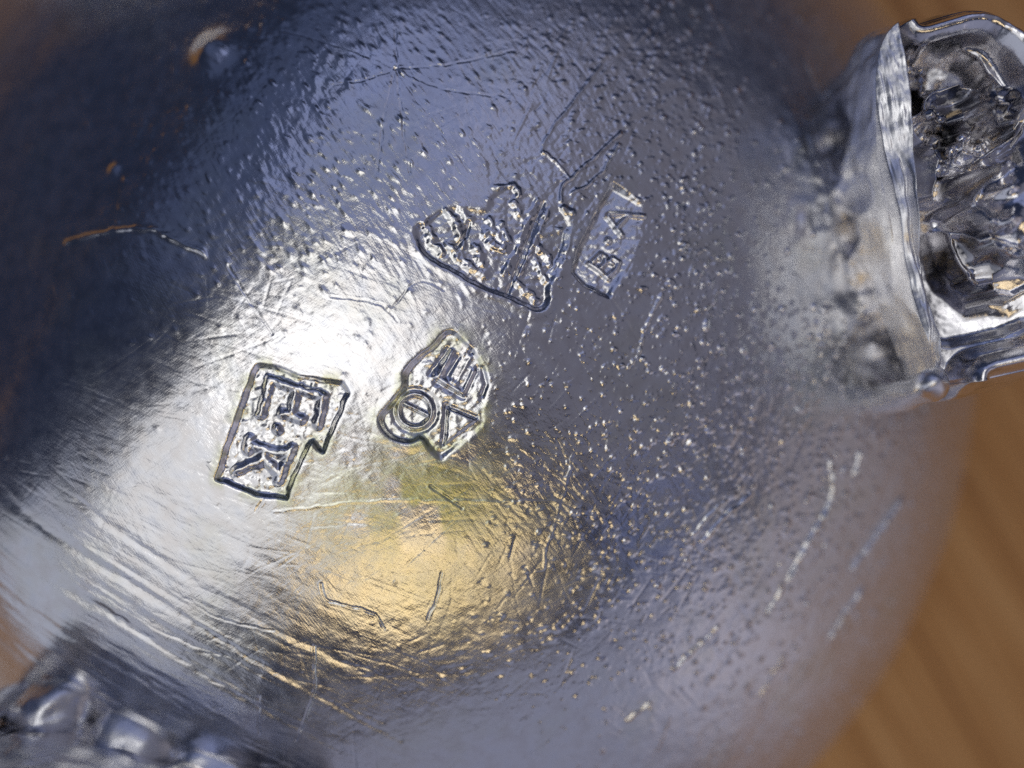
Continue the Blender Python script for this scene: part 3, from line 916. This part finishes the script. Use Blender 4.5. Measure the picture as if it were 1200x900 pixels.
    # cast beads along the inner side and round the crater
    def ball(r, k):
        nlat, nlon = 9, 16
        la = np.linspace(0.02, math.pi - 0.02, nlat); lo = np.linspace(0, 2 * math.pi, nlon, endpoint=False)
        v = np.array([[(math.sin(a) * math.cos(b), math.sin(a) * math.sin(b), math.cos(a)) for b in lo] for a in la]).reshape(-1, 3)
        v *= r * (1 + 0.13 * vnoise(v[:, 0] * 2 + k * 3, v[:, 1] * 2 + v[:, 2], 220))[:, None]
        return v, grid_faces(nlat, nlon, True)[:, ::-1]
    beads = [(1070, 52, .30), (1069, 68, .34), (1073, 84, .32), (1070, 118, .36), (1086, 122, .30), (1090, 138, .26), (1103, 146, .36), (1112, 163, .30),
             (1103, 180, .34), (1122, 150, .22), (1078, 58, .26), (1145, 160, .24), (1098, 128, .22)]
    flat = np.stack([x.ravel(), y.ravel()], 1)
    zz = z.ravel()
    for k, (px, py, r) in enumerate(beads):
        (bx, by), = L([(px, py)])
        i = ((flat - [bx, by]) ** 2).sum(1).argmin()
        v, f = ball(r, k)
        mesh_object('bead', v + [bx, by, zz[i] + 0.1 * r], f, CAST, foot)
    # rounded roots that run out onto the dish
    for k, (rx, ry, rz, ax, ay, az_, yaw) in enumerate([(0.3, 2.2, -7.2, 1.7, 2.1, 1.2, 12), (0.2, -1.6, -7.1, 1.9, 2.2, 1.4, -8), (-0.1, -5.6, -6.8, 2.3, 1.5, 1.5, -38), (0.8, 5.6, -7.1, 1.6, 1.8, 1.1, 35)]):
        nlat, nlon = 26, 40
        la = np.linspace(0.01, math.pi - 0.01, nlat); lo = np.linspace(0, 2 * math.pi, nlon, endpoint=False)
        q = np.array([[(math.sin(a) * math.cos(c_), math.sin(a) * math.sin(c_), math.cos(a)) for c_ in lo] for a in la]).reshape(-1, 3)
        w = 1 + 0.06 * fbm(q[:, 0] * 1.7 + 4 * k, q[:, 1] * 1.7 + q[:, 2], 240, 3)[:, None]
        q = q * [ax, ay, az_] * w
        c_, s_ = math.cos(math.radians(yaw)), math.sin(math.radians(yaw))
        q = np.stack([q[:, 0] * c_ - q[:, 1] * s_ + rx, q[:, 0] * s_ + q[:, 1] * c_ + ry, q[:, 2] + rz], 1)
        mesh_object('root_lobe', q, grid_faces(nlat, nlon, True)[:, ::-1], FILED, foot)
    # the bent post that closes the lower end of the inner side
    n = 28
    t = np.linspace(0, 2 * math.pi, n, endpoint=False)
    rings = []
    for s in np.linspace(0, 1, 22):
        r = (0.78 - 0.25 * s) * (1 if s > 0.06 else 0.5 + 8 * s)
        cx, cy, cz = 0.35 - 0.25 * s, -7.35 - 0.35 * math.sin(math.pi * s) - 0.4 * s, 0.9 - 9.5 * s
        wob = 1 + 0.16 * vnoise(t * 1.2 + 5, np.full(n, s * 5), 230)
        rings.append(np.stack([cx + r * wob * np.cos(t), cy + 0.95 * r * wob * np.sin(t), np.full(n, cz) - 0.2 * np.cos(t)], 1))
    cap = np.repeat(rings[0].mean(0, keepdims=True) + [[0, 0, 0.12]], n, 0)
    v = np.concatenate([cap] + rings)
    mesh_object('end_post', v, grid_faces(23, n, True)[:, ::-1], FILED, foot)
    return foot


FOOT = build_foot()


def copy_tree(o, parent):
    c = o.copy()
    COL.objects.link(c)
    c.parent = parent
    for ch in [k for k in bpy.data.objects if k.parent == o]:
        copy_tree(ch, c)
    return c


FEET = [((25.65, 3.60, -0.90), 10.0), ((-5.6, -20.3, 0.2), -108.0), ((-17.5, 30.0, -9.0), 122.0)]
for i, (loc, az) in enumerate(FEET):
    f = FOOT if i == 0 else None
    if f is None:
        f = copy_tree(FOOT, salt)
    if i == 1:                                  # here the dish comes up higher against the foot
        for ch in f.children:
            if ch.name.startswith('root_lobe'):
                ch.location.z += 2.3 * MM
    f.location = (loc[0] * MM, loc[1] * MM, (loc[2] - TABLE_Z) * MM)
    f.rotation_euler = (0, 0, math.radians(az))
